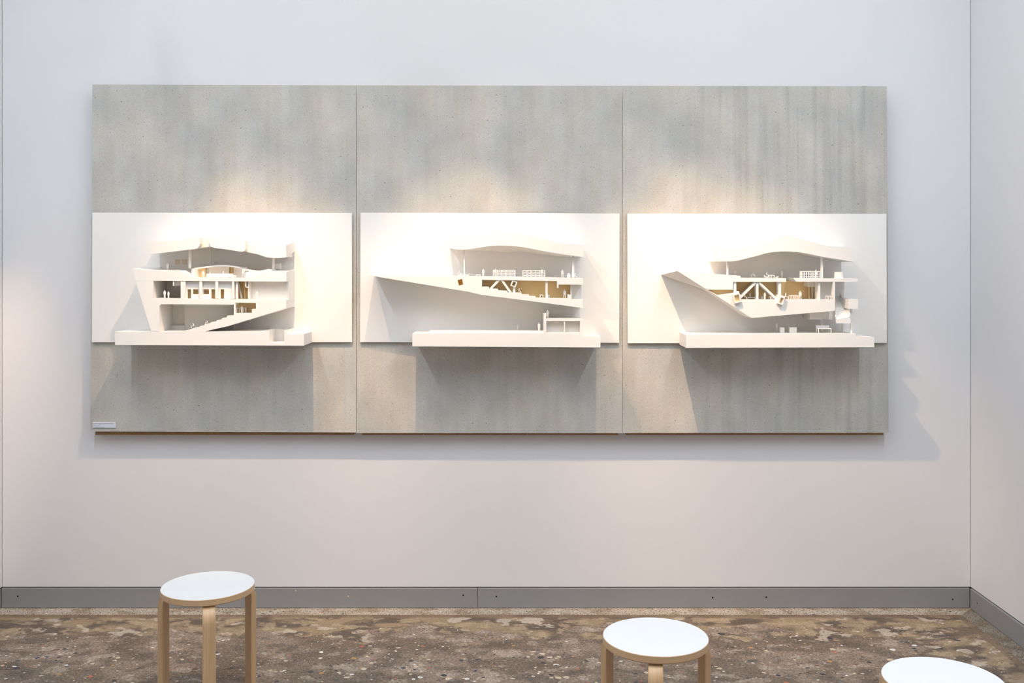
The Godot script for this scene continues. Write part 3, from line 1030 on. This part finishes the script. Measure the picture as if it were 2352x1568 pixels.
func model_wedge() -> void:
	var t := model("white section model with a long pointed cantilever wedge and bookcases", [828, 488.2, 1423, 490, 1422, 787, 827, 785.2])
	var zi := Z_CUT
	piece(t, "ground_block", [947, 766, 1050, 764.8, 1250, 764.6, 1254, 766, 1337.3, 766, 1337.5, 771.4, 1379, 772.5, 1379, 797.6, 947, 795.2])
	block(t, "paving_strip", 985, 761.2, 1249, 765, Z_CUT - 0.012, Z_CUT - 0.13)
	# roof
	var top := poly([1024.5, 543, 1085, 543.5, 1121, 538, 1150, 535.5, 1182, 533, 1215, 541, 1262, 552, 1283, 558.5, 1340, 561.5])
	var low := curve([1340, 590, 1302, 585, 1246, 576, 1200, 567.3, 1160, 563.8, 1130, 564.5, 1105, 568, 1078, 572, 1059, 573, 1042, 571.5, 1028, 569.2], 3)
	var back_top := carried(top, Z_CUT, Z_BOARD)
	var back_low := carried(low, Z_CUT, Z_BOARD)
	var drop := curve([1333, 590.5, 1316, 590.2, 1265, 588.5, 1225, 582.5, 1194, 578, 1177, 578.8, 1140, 577.5, 1100, 575.5, 1070, 574, 1050, 572.5, 1034, 570.3], 3)
	for i in back_low.size():
		back_low[i] = drop[i]
	piece(t, "roof", top + low, Z_CUT, Z_BOARD, back_top + back_low)
	block(t, "roof_light", 1262, 549.0, 1277, 556, Z_CUT - 0.03, Z_CUT - 0.07)
	block(t, "column", 1064.8, 570, 1067.9, 634, Z_CUT - 0.03, Z_CUT - 0.038)
	block(t, "column", 1314.2, 587, 1318.8, 638.5, Z_CUT - 0.03, Z_CUT - 0.042)
	# wedge, cut along the square tube that runs through it
	piece(t, "wedge_body", [848, 631.6, 878, 632.6, 930, 633, 1040, 633.2, 1056, 633.3, 1056.2, 641.6, 1050.6, 643, 1054, 656, 1058.8, 655, 1058.8, 666.8, 1012, 659.3, 940, 647.5, 878.5, 637.4])
	piece(t, "wedge_body", [1056, 633.3, 1107, 634.5, 1107, 677, 1075, 669.6, 1058.8, 666.8, 1058.8, 655, 1064.2, 653.7, 1061.7, 640.1, 1056.2, 641.6])
	piece(t, "floor_slab", [1107, 634.5, 1180, 635.3, 1252, 636.6, 1339, 639, 1339, 653.6, 1283, 653.2, 1283, 661, 1279.7, 661, 1279.7, 645.4, 1190, 643.8, 1107, 642.4])
	piece(t, "stepped_floor", [1107, 658, 1123, 658.5, 1123.3, 662.2, 1143.8, 663, 1144, 666.8, 1165.5, 667.6, 1165.9, 671.2, 1197.7, 672, 1198, 675.5, 1215, 676.4, 1215.6, 679.8, 1230, 680.6, 1231, 684, 1304, 685.2, 1304, 676.4, 1310.5, 676.5, 1310.5, 687, 1339, 687.9, 1339, 707.2, 1250, 695.2, 1180, 686.2, 1146, 682, 1107, 677])
	piece(t, "painted_glow_lining", carried(poly([1278, 646, 1313, 651, 1313, 689, 1278, 687]), Z_CUT, Z_CUT - 0.08), Z_CUT - 0.08, Z_CUT - 0.09, [], M.painted_glow)  # added plate; the cavity's warm glow is painted as amber
	piece(t, "end_wall", [1310.5, 650, 1313.0, 650, 1313.0, 690, 1310.5, 690], Z_CUT - 0.03, Z_BOARD)
	block(t, "end_wall", 1310.5, 652, 1336, 689, Z_CUT - 0.07, Z_BOARD)
	block(t, "column", 1253, 644, 1258, 686, Z_CUT - 0.008, Z_CUT - 0.020)
	bar(t, "brace", 1147.2, 642, 1126.4, 663, 5.0)
	bar(t, "brace", 1152.0, 642, 1173.4, 672.5, 5.0)
	# square tube with thick walls, on a post
	var st := begin()
	var outer := poly([1176.6, 643.8, 1188.8, 646.6, 1183.8, 660.3, 1171.8, 655.6])
	var inner := poly([1179.2, 646.6, 1185.6, 648.6, 1181.6, 657.0, 1175.2, 654.4])
	for i in 4:
		var j := (i + 1) % 4
		loft(st, [outer[i], outer[j], inner[j], inner[i]], Z_CUT - 0.003, Z_BOARD)
	node("square_tube", done(st), M.model, t)
	block(t, "column", 1178, 658, 1183.4, 673, Z_CUT - 0.012, Z_CUT - 0.022)
	piece(t, "painted_glow_lining", inner, Z_CUT - 0.03, Z_CUT - 0.034, [], M.painted_glow)
	var hole := poly([1050.6, 643, 1061.7, 640.1, 1064.2, 653.7, 1054, 656])
	piece(t, "painted_glow_lining", hole, Z_CUT - 0.03, Z_CUT - 0.034, [], M.painted_glow)
	var sleeve := begin()
	for i in 4:
		var j := (i + 1) % 4
		var mid: Vector2 = (hole[0] + hole[2]) * 0.5
		loft(sleeve, [hole[i], hole[j], hole[j].lerp(mid, 0.05), hole[i].lerp(mid, 0.05)], Z_CUT - 0.0005, Z_CUT - 0.03)
	node("painted_glow_lining", done(sleeve), M.painted_glow, t)  # sleeve in the tube, its amber paints the warm light inside
	piece(t, "painted_glow_lining", carried(poly([1107, 641, 1280, 644, 1280, 689, 1231, 686, 1170, 675, 1107, 664]), Z_CUT, Z_CUT - 0.075), Z_CUT - 0.075, Z_CUT - 0.079, [], M.painted_glow)
	# lower house
	block(t, "house_frame", 1249, 719.5, 1254.6, 766, Z_CUT, Z_BOARD + 0.02)
	block(t, "house_frame", 1254.6, 731.8, 1337.5, 736.8, Z_CUT, Z_BOARD)
	block(t, "house_frame", 1332.4, 736.8, 1337.5, 766, Z_CUT, Z_BOARD)
	block(t, "house_frame", 1295.4, 736.8, 1297.9, 764, Z_CUT - 0.002, Z_CUT - 0.03)
	block(t, "house_frame", 1254.6, 763.2, 1332.4, 766, Z_CUT - 0.001, Z_CUT - 0.05)
	block(t, "inner_wall", 1254.6, 736.8, 1332.4, 764, Z_CUT - 0.038, Z_BOARD)
	block(t, "inner_wall", 1249, 690, 1320, 732, Z_BOARD + 0.03, Z_BOARD)
	# furniture and people
	bookcase(t, 1132.2, 619.7, 1183.7, 635.6, [0.0, 0.095, 0.19, 0.385, 0.58, 0.78, 1.0], 4)
	bookcase(t, 1200, 620.4, 1252.2, 637.0, [0.0, 0.185, 0.38, 0.575, 0.76, 0.86, 1.0], 4)
	person(t, 1138.6, 634.6, 18.0, Z_CUT - 0.004, "standing")
	person(t, 1244.6, 636.2, 18.5, Z_CUT - 0.004, "standing")
	person(t, 1110, 634.4, 17.5, Z_CUT - 0.012)
	person(t, 1291.8, 637.6, 18.5, Z_CUT - 0.010, "walking")
	person(t, 1320.6, 638.4, 11.0, Z_CUT - 0.012, "seated")
	block(t, "armchair", 1303, 631, 1309.5, 638.5, Z_CUT - 0.012, Z_CUT - 0.030)
	block(t, "armchair", 1304.0, 627.4, 1308.6, 632, Z_CUT - 0.026, Z_CUT - 0.030)
	easy_chair(t, 1056, 633.8, 14.0, Z_CUT - 0.012)
	easy_chair(t, 1073.0, 634.0, 12.0, Z_CUT - 0.012, -1.0)
	person(t, 1055.0, 631.0, 10.0, Z_CUT - 0.012, "seated")
	table(t, 1083, 1092, 629, 633.6, Z_CUT - 0.11)
	person(t, 1087, 632.5, 11.0, Z_CUT - 0.12, "seated")
	table(t, 1094, 1104, 630, 634.0, Z_CUT - 0.09)
	easy_chair(t, 1275, 635.0, 8.0, Z_CUT - 0.12)
	easy_chair(t, 1298, 635.5, 8.0, Z_CUT - 0.12, -1.0)
	person(t, 1192.5, 672.2, 10.0, Z_CUT - 0.014, "seated")
	table(t, 1239.5, 1248, 676.5, 683.6, Z_CUT - 0.05)
	table(t, 1257.5, 1263, 677, 683.6, Z_CUT - 0.06, "chair")
	person(t, 1296.8, 684.3, 19.5, Z_CUT - 0.03, "walking")
	person(t, 1257.6, 731.0, 20.0, Z_CUT - 0.04)
	person(t, 1238.0, 761.4, 20.5, Z_CUT - 0.035)
	person(t, 1189.5, 758.5, 15.0, Z_CUT - 0.13)


func model_truss() -> void:
	var t := model("white section model with a diagonal truss and a leaning cantilever", [1441, 490.6, 2036, 490.6, 2037, 787.2, 1442, 788])
	piece(t, "ground_block", [1576, 769, 1700, 767.2, 1800, 766.4, 1966, 766.2, 1966, 772.6, 2008, 774.2, 2008, 797, 1576, 798.6])
	# roof
	var top := poly([1646, 570.6, 1705, 570.2, 1750, 557.2, 1778, 548.0, 1804.5, 539.6, 1850, 551.6, 1891, 562.4, 1905, 565, 1963, 567])
	var low := curve([1963, 601.5, 1937, 597, 1889, 589.4, 1860, 583, 1835, 579, 1812, 577.2, 1790, 577.6, 1762, 580.8, 1740, 587, 1720, 592, 1700, 597, 1686, 599.2, 1673, 600.3, 1647, 600.3], 3)
	var back := carried(top + low, Z_CUT, Z_BOARD)
	for i in 2:
		back[i].y -= 9.0 - 6.0 * i
	piece(t, "roof", top + low, Z_CUT, Z_BOARD, back)
	piece(t, "roof_light", [1878, 557, 1930, 556.5, 1940, 568, 1895, 568], Z_CUT - 0.08, Z_CUT - 0.13)
	block(t, "roof_light", 1770, 547.0, 1790, 556, Z_CUT - 0.03, Z_CUT - 0.05)
	block(t, "column", 1669.6, 598, 1672.8, 632, Z_CUT - 0.02, Z_CUT - 0.03)
	block(t, "column", 1886, 586, 1890.4, 640, Z_CUT - 0.03, Z_CUT - 0.042)
	# leaning cantilever: its underside twists towards the board
	var up := poly([1555.7, 622, 1600, 626, 1701, 633, 1701, 638, 1806, 638.6, 1806, 647, 1684, 647, 1684, 665, 1624, 665])
	var upb := carried(up, Z_CUT, Z_BOARD)
	upb[0] = Vector2(1518, 631)
	upb[8] = Vector2(1611, 662.5)
	piece(t, "cantilever", up, Z_CUT, Z_BOARD, upb)
	var lo := poly([1624, 665, 1648, 677.6, 1690, 671.5, 1701, 676, 1701, 687.6, 1918, 687.8, 1918, 713.5, 1726, 730])
	var lob := carried(lo, Z_CUT, Z_BOARD)
	lob[0] = Vector2(1611, 662.5)
	piece(t, "leaning_floor", lo, Z_CUT, Z_BOARD, lob)
	piece(t, "floor_slab", [1822, 638.5, 1970, 639.5, 1970, 646.8, 1829, 646.8], Z_CUT, Z_BOARD)
	# square tubes
	for e in [[[1682.5, 675.0, 1697.5, 668.5, 1703.5, 692.5, 1688.5, 697.0], [1686.3, 678.3, 1697.2, 675.5, 1700.0, 690.8, 1689.4, 692.8]], [[1790.5, 676.5, 1803.5, 680.5, 1798.0, 700.5, 1785.5, 696.5], [1793.8, 683.0, 1800.6, 684.8, 1795.8, 696.4, 1789.3, 694.6]]]:
		var outer := poly(e[0])
		var inner := poly(e[1])
		var st := begin()
		for i in 4:
			var j := (i + 1) % 4
			loft(st, [outer[i], outer[j], inner[j], inner[i]], Z_CUT + 0.016, Z_CUT - 0.06)
		node("square_tube", done(st), M.model, t)
		piece(t, "painted_glow_lining", inner, Z_CUT + 0.0015, Z_CUT - 0.002, [], M.painted_glow)  # added plate in the tube mouth, warm inner light put into its colour
	piece(t, "painted_glow_lining", carried(poly([1621, 662, 1690, 662, 1690, 674, 1652, 679, 1640, 673.5]), Z_CUT, Z_CUT - 0.03), Z_CUT - 0.03, Z_CUT - 0.034, [], M.painted_glow)
	piece(t, "painted_glow_lining", carried(poly([1686, 645, 1880, 645, 1880, 690, 1700, 690, 1686, 676]), Z_CUT, Z_CUT - 0.125), Z_CUT - 0.125, Z_CUT - 0.13, [], M.painted_glow)  # added back plate, the room's warm bounce light painted in amber
	# truss in front and its twin behind
	for k in 2:
		var z := Z_CUT - 0.006 - 0.10 * k
		var dx := -4.0 * k
		block(t, "truss_post", 1737.2 + dx, 646, 1742.2 + dx, 689, z, z - 0.010)
		bar(t, "truss_brace", 1737.5 + dx, 647, 1701.5 + dx, 682.5, 5.0, z)
		bar(t, "truss_brace", 1742 + dx, 647, 1785.5 + dx, 688, 5.0, z)
		block(t, "truss_post", 1685.3 + dx, 646, 1691.2 + dx, 674, z, z - 0.010)
		block(t, "truss_post", 1788 + dx, 646, 1794 + dx, 678, z, z - 0.010)
	# rooms at the far end
	block(t, "partition_wall", 1879.6, 646, 1884.2, 689, Z_CUT - 0.01, Z_CUT - 0.06)
	block(t, "partition_wall", 1913.4, 646.9, 1918, 687.7, Z_CUT - 0.0008, Z_CUT - 0.03)
	block(t, "inner_wall", 1884, 646, 1908, 689, Z_CUT - 0.07, Z_CUT - 0.09)
	block(t, "cupboard", 1855, 646, 1880, 658.5, Z_CUT - 0.06, Z_BOARD)
	for x in [1857.0, 1864.0, 1871.0]:
		block(t, "slat", x, 658, x + 3.2, 688, Z_CUT - 0.10, Z_CUT - 0.106, M.painted_glow)  # amber of the slats paints bounced light too
	# stair flight coming forward
	var zs := Z_BOARD + 0.03
	piece(t, "stair_flight", [1919, 733, 1953, 727.5, 1954, 742, 1921, 742.6], Z_CUT - 0.002, zs, poly([1919.5, 680, 1930, 678.5, 1932, 690, 1921, 693]))
	piece(t, "balustrade", [1918.3, 727, 1920.3, 726.6, 1921.3, 734, 1919.3, 734], Z_CUT - 0.002, zs, poly([1919, 674, 1920, 674, 1920.5, 681, 1919.5, 681]))
	piece(t, "balustrade", [1951.0, 721.5, 1953.2, 721, 1953.6, 729, 1951.2, 729], Z_CUT - 0.002, zs, poly([1929.2, 672.5, 1930.2, 672.5, 1930.8, 679, 1929.6, 679]))
	for i in 9:
		var k := (i + 0.5) / 9.0
		var z := lerpf(Z_CUT - 0.004, zs, k)
		var y := lerpf(729.0, 679.5, k)
		piece(t, "stair_tread", [lerpf(1920.6, 1920.2, k), y, lerpf(1951.5, 1929.5, k), y - lerpf(5.0, 1.0, k), lerpf(1951.5, 1929.5, k), y + 3.0, lerpf(1920.6, 1920.2, k), y + 4.0], z, z - 0.012)
	piece(t, "landing_box", [1948.8, 686.3, 1971, 687, 1971, 708.6, 1960, 709.8, 1948.8, 708.8])
	block(t, "column", 1953.6, 708, 1957.6, 768, Z_CUT - 0.02, Z_CUT - 0.028)
	block(t, "column", 1935, 738, 1938.6, 766, Z_CUT - 0.10, Z_CUT - 0.108)
	block(t, "hanging_box", 1860, 712, 1917, 733.4, Z_CUT - 0.08, Z_BOARD)
	block(t, "column", 1886, 732, 1890.6, 764, Z_CUT - 0.09, Z_CUT - 0.10)
	# furniture and people
	bookcase(t, 1841, 622.5, 1885, 639.2, [0.0, 0.13, 0.26, 0.38, 0.50, 0.61, 0.72, 0.86, 1.0], 4, Z_CUT - 0.03, 0.03)
	var st2 := begin()
	var drum := CylinderMesh.new()
	drum.top_radius = 0.021
	drum.bottom_radius = 0.021
	drum.height = 0.030
	drum.radial_segments = 28
	node("round_desk", drum, M.model, t, q(1926.5, 639.0, Z_CUT - 0.05) + Vector3(0, 0.015, 0))
	person(t, 1874, 638.5, 19.5, Z_CUT - 0.026)
	easy_chair(t, 1762, 639.0, 13.0, Z_CUT - 0.014)
	person(t, 1761.5, 635.0, 10.0, Z_CUT - 0.014, "seated")
	easy_chair(t, 1784, 639.0, 10.0, Z_CUT - 0.014, -1.0)
	table(t, 1768, 1777, 631.5, 638.4, Z_CUT - 0.02)
	table(t, 1724, 1732, 630.0, 636.8, Z_CUT - 0.10)
	person(t, 1731, 635.5, 10.5, Z_CUT - 0.11, "seated")
	person(t, 1688.8, 636.0, 16.0, Z_CUT - 0.11)
	person(t, 1796, 637.5, 17.0, Z_CUT - 0.12)
	person(t, 1756.8, 687.4, 17.0, Z_CUT - 0.02)
	table(t, 1767, 1774, 680.5, 687.0, Z_CUT - 0.03)
	table(t, 1747, 1754, 680.5, 686.4, Z_CUT - 0.06)
	person(t, 1711, 686.5, 11.0, Z_CUT - 0.04, "seated")
	person(t, 1723, 685.5, 14.0, Z_CUT - 0.09)
	table(t, 1715, 1733, 682, 686.4, Z_CUT - 0.07)
	person(t, 1805, 687.0, 15.0, Z_CUT - 0.02, "seated")
	table(t, 1813.5, 1822, 678, 687.2, Z_CUT - 0.02)
	table(t, 1824, 1832, 678, 687.2, Z_CUT - 0.02)
	person(t, 1838, 687.3, 19.5, Z_CUT - 0.02, "walking")
	table(t, 1898.5, 1907, 679, 687.4, Z_CUT - 0.02)
	person(t, 1785, 760.5, 18.5, Z_CUT - 0.10)
	person(t, 1803.5, 759.0, 15.0, Z_CUT - 0.12)
	block(t, "display_crate", 1792.5, 752, 1802, 764, Z_CUT - 0.06, Z_CUT - 0.08)
	block(t, "display_crate", 1813.5, 751.5, 1830, 764, Z_CUT - 0.06, Z_CUT - 0.085)
	table(t, 1876.5, 1907, 753.0, 763.6, Z_CUT - 0.05, "bench")
	block(t, "bench_back", 1874.5, 747.2, 1904.5, 752.6, Z_CUT - 0.055, Z_CUT - 0.062)


# ==================================================================== stool
func stool(at: Vector3, turn: float, label: String) -> void:
	var t := thing("stool", label, "stool", at, "round three-legged stools")
	t.rotation_degrees.y = turn
	var r := 0.175
	var top := 0.44
	# seat: birch edge band and white top
	var st := begin()
	st.set_smooth_group(0)
	var n := 96
	var prof := [[0.0, top - 0.026], [r - 0.004, top - 0.026], [r, top - 0.0225], [r, top - 0.0022], [r - 0.0012, top - 0.0006]]
	for i in n:
		var a := TAU * i / n
		var b := TAU * (i + 1) / n
		for k in prof.size() - 1:
			var p: Array = prof[k]
			var p2: Array = prof[k + 1]
			var v := [Vector3(sin(a) * p[0], p[1], cos(a) * p[0]), Vector3(sin(b) * p[0], p[1], cos(b) * p[0]), Vector3(sin(b) * p2[0], p2[1], cos(b) * p2[0]), Vector3(sin(a) * p2[0], p2[1], cos(a) * p2[0])]
			st.set_smooth_group(k)
			var uv := [Vector2(p[1] * 12.0, a * r * 1.1), Vector2(p[1] * 12.0, b * r * 1.1), Vector2(p2[1] * 12.0, b * r * 1.1), Vector2(p2[1] * 12.0, a * r * 1.1)]
			for q_ in [[0, 2, 1], [0, 3, 2]]:
				for m in q_:
					st.set_uv(uv[m])
					st.add_vertex(v[m])
	st.generate_normals()
	var seat := node("seat", st.commit(), M.birch, t)
	var ts := begin()
	for i in n:
		var a := TAU * i / n
		var b := TAU * (i + 1) / n
		var e0 := Vector3(sin(a), 0, cos(a)); var e1 := Vector3(sin(b), 0, cos(b))
		var ry := r - 0.0013
		tri(ts, Vector3(0, top, 0), e1 * (ry - 0.001) + Vector3(0, top, 0), e0 * (ry - 0.001) + Vector3(0, top, 0))
		quad(ts, e0 * (ry - 0.001) + Vector3(0, top, 0), e1 * (ry - 0.001) + Vector3(0, top, 0), e1 * ry + Vector3(0, top - 0.0008, 0), e0 * ry + Vector3(0, top - 0.0008, 0))
	node("white_top", done(ts), M.laminate, seat)
	# three bent legs
	for k in 3:
		var o := node("leg", leg_mesh(top - 0.026), M.birch, t)
		o.rotation.y = TAU * k / 3.0


var leg_cache: ArrayMesh


func leg_mesh(under: float) -> ArrayMesh:
	if leg_cache:
		return leg_cache
	var half := 0.0235
	var th := 0.024
	var rc := 0.190     # centre line of the upright from the stool's axis
	var bend := 0.050
	var path := []      # [position in (z, y), outward normal]
	for i in 13:
		path.append([Vector2(rc, (under - th * 0.5 - bend) * i / 12.0), Vector2(1, 0)])
	for i in range(1, 11):
		var a := PI * 0.5 * i / 10.0
		path.append([Vector2(rc - bend + cos(a) * bend, under - th * 0.5 - bend + sin(a) * bend), Vector2(cos(a), sin(a))])
	for i in range(1, 4):
		path.append([Vector2(rc - bend - 0.022 * i, under - th * 0.5), Vector2(0, 1)])
	var ch := 0.0022
	# section: (across, outward)
	var sec := [Vector2(-half + ch, th * 0.5), Vector2(half - ch, th * 0.5), Vector2(half, th * 0.5 - ch), Vector2(half, -th * 0.5 + ch), Vector2(half - ch, -th * 0.5), Vector2(-half + ch, -th * 0.5), Vector2(-half, -th * 0.5 + ch), Vector2(-half, th * 0.5 - ch)]
	var st := SurfaceTool.new()
	st.begin(Mesh.PRIMITIVE_TRIANGLES)
	var run := 0.0
	var rows := []
	for i in path.size():
		if i > 0:
			run += (path[i][0] as Vector2).distance_to(path[i - 1][0])
		var row := []
		for s in sec:
			var p: Vector2 = path[i][0] + path[i][1] * s.y
			row.append(Vector3(s.x, p.y, p.x))
		rows.append([row, run])
	var u := [0.0, 0.045, 0.05, 0.07, 0.075, 0.12, 0.125, 0.15, 0.155]
	for i in rows.size() - 1:
		for k in sec.size():
			var j := (k + 1) % sec.size()
			st.set_smooth_group(k + 1)
			var v := [rows[i][0][k], rows[i][0][j], rows[i + 1][0][j], rows[i + 1][0][k]]
			var w := [Vector2(u[k] * 4.0, rows[i][1] * 1.6), Vector2(u[k + 1] * 4.0, rows[i][1] * 1.6), Vector2(u[k + 1] * 4.0, rows[i + 1][1] * 1.6), Vector2(u[k] * 4.0, rows[i + 1][1] * 1.6)]
			for m in [0, 2, 1, 0, 3, 2]:
				st.set_uv(w[m])
				st.add_vertex(v[m])
	st.set_smooth_group(-1)
	for e in [0, rows.size() - 1]:
		var row: Array = rows[e][0]
		for k in range(1, 7):
			st.set_uv(Vector2(0.1, 0.1))
			if e == 0:
				tri(st, row[0], row[k], row[k + 1])
			else:
				tri(st, row[0], row[k + 1], row[k])
	st.generate_normals()
	leg_cache = st.commit()
	return leg_cache
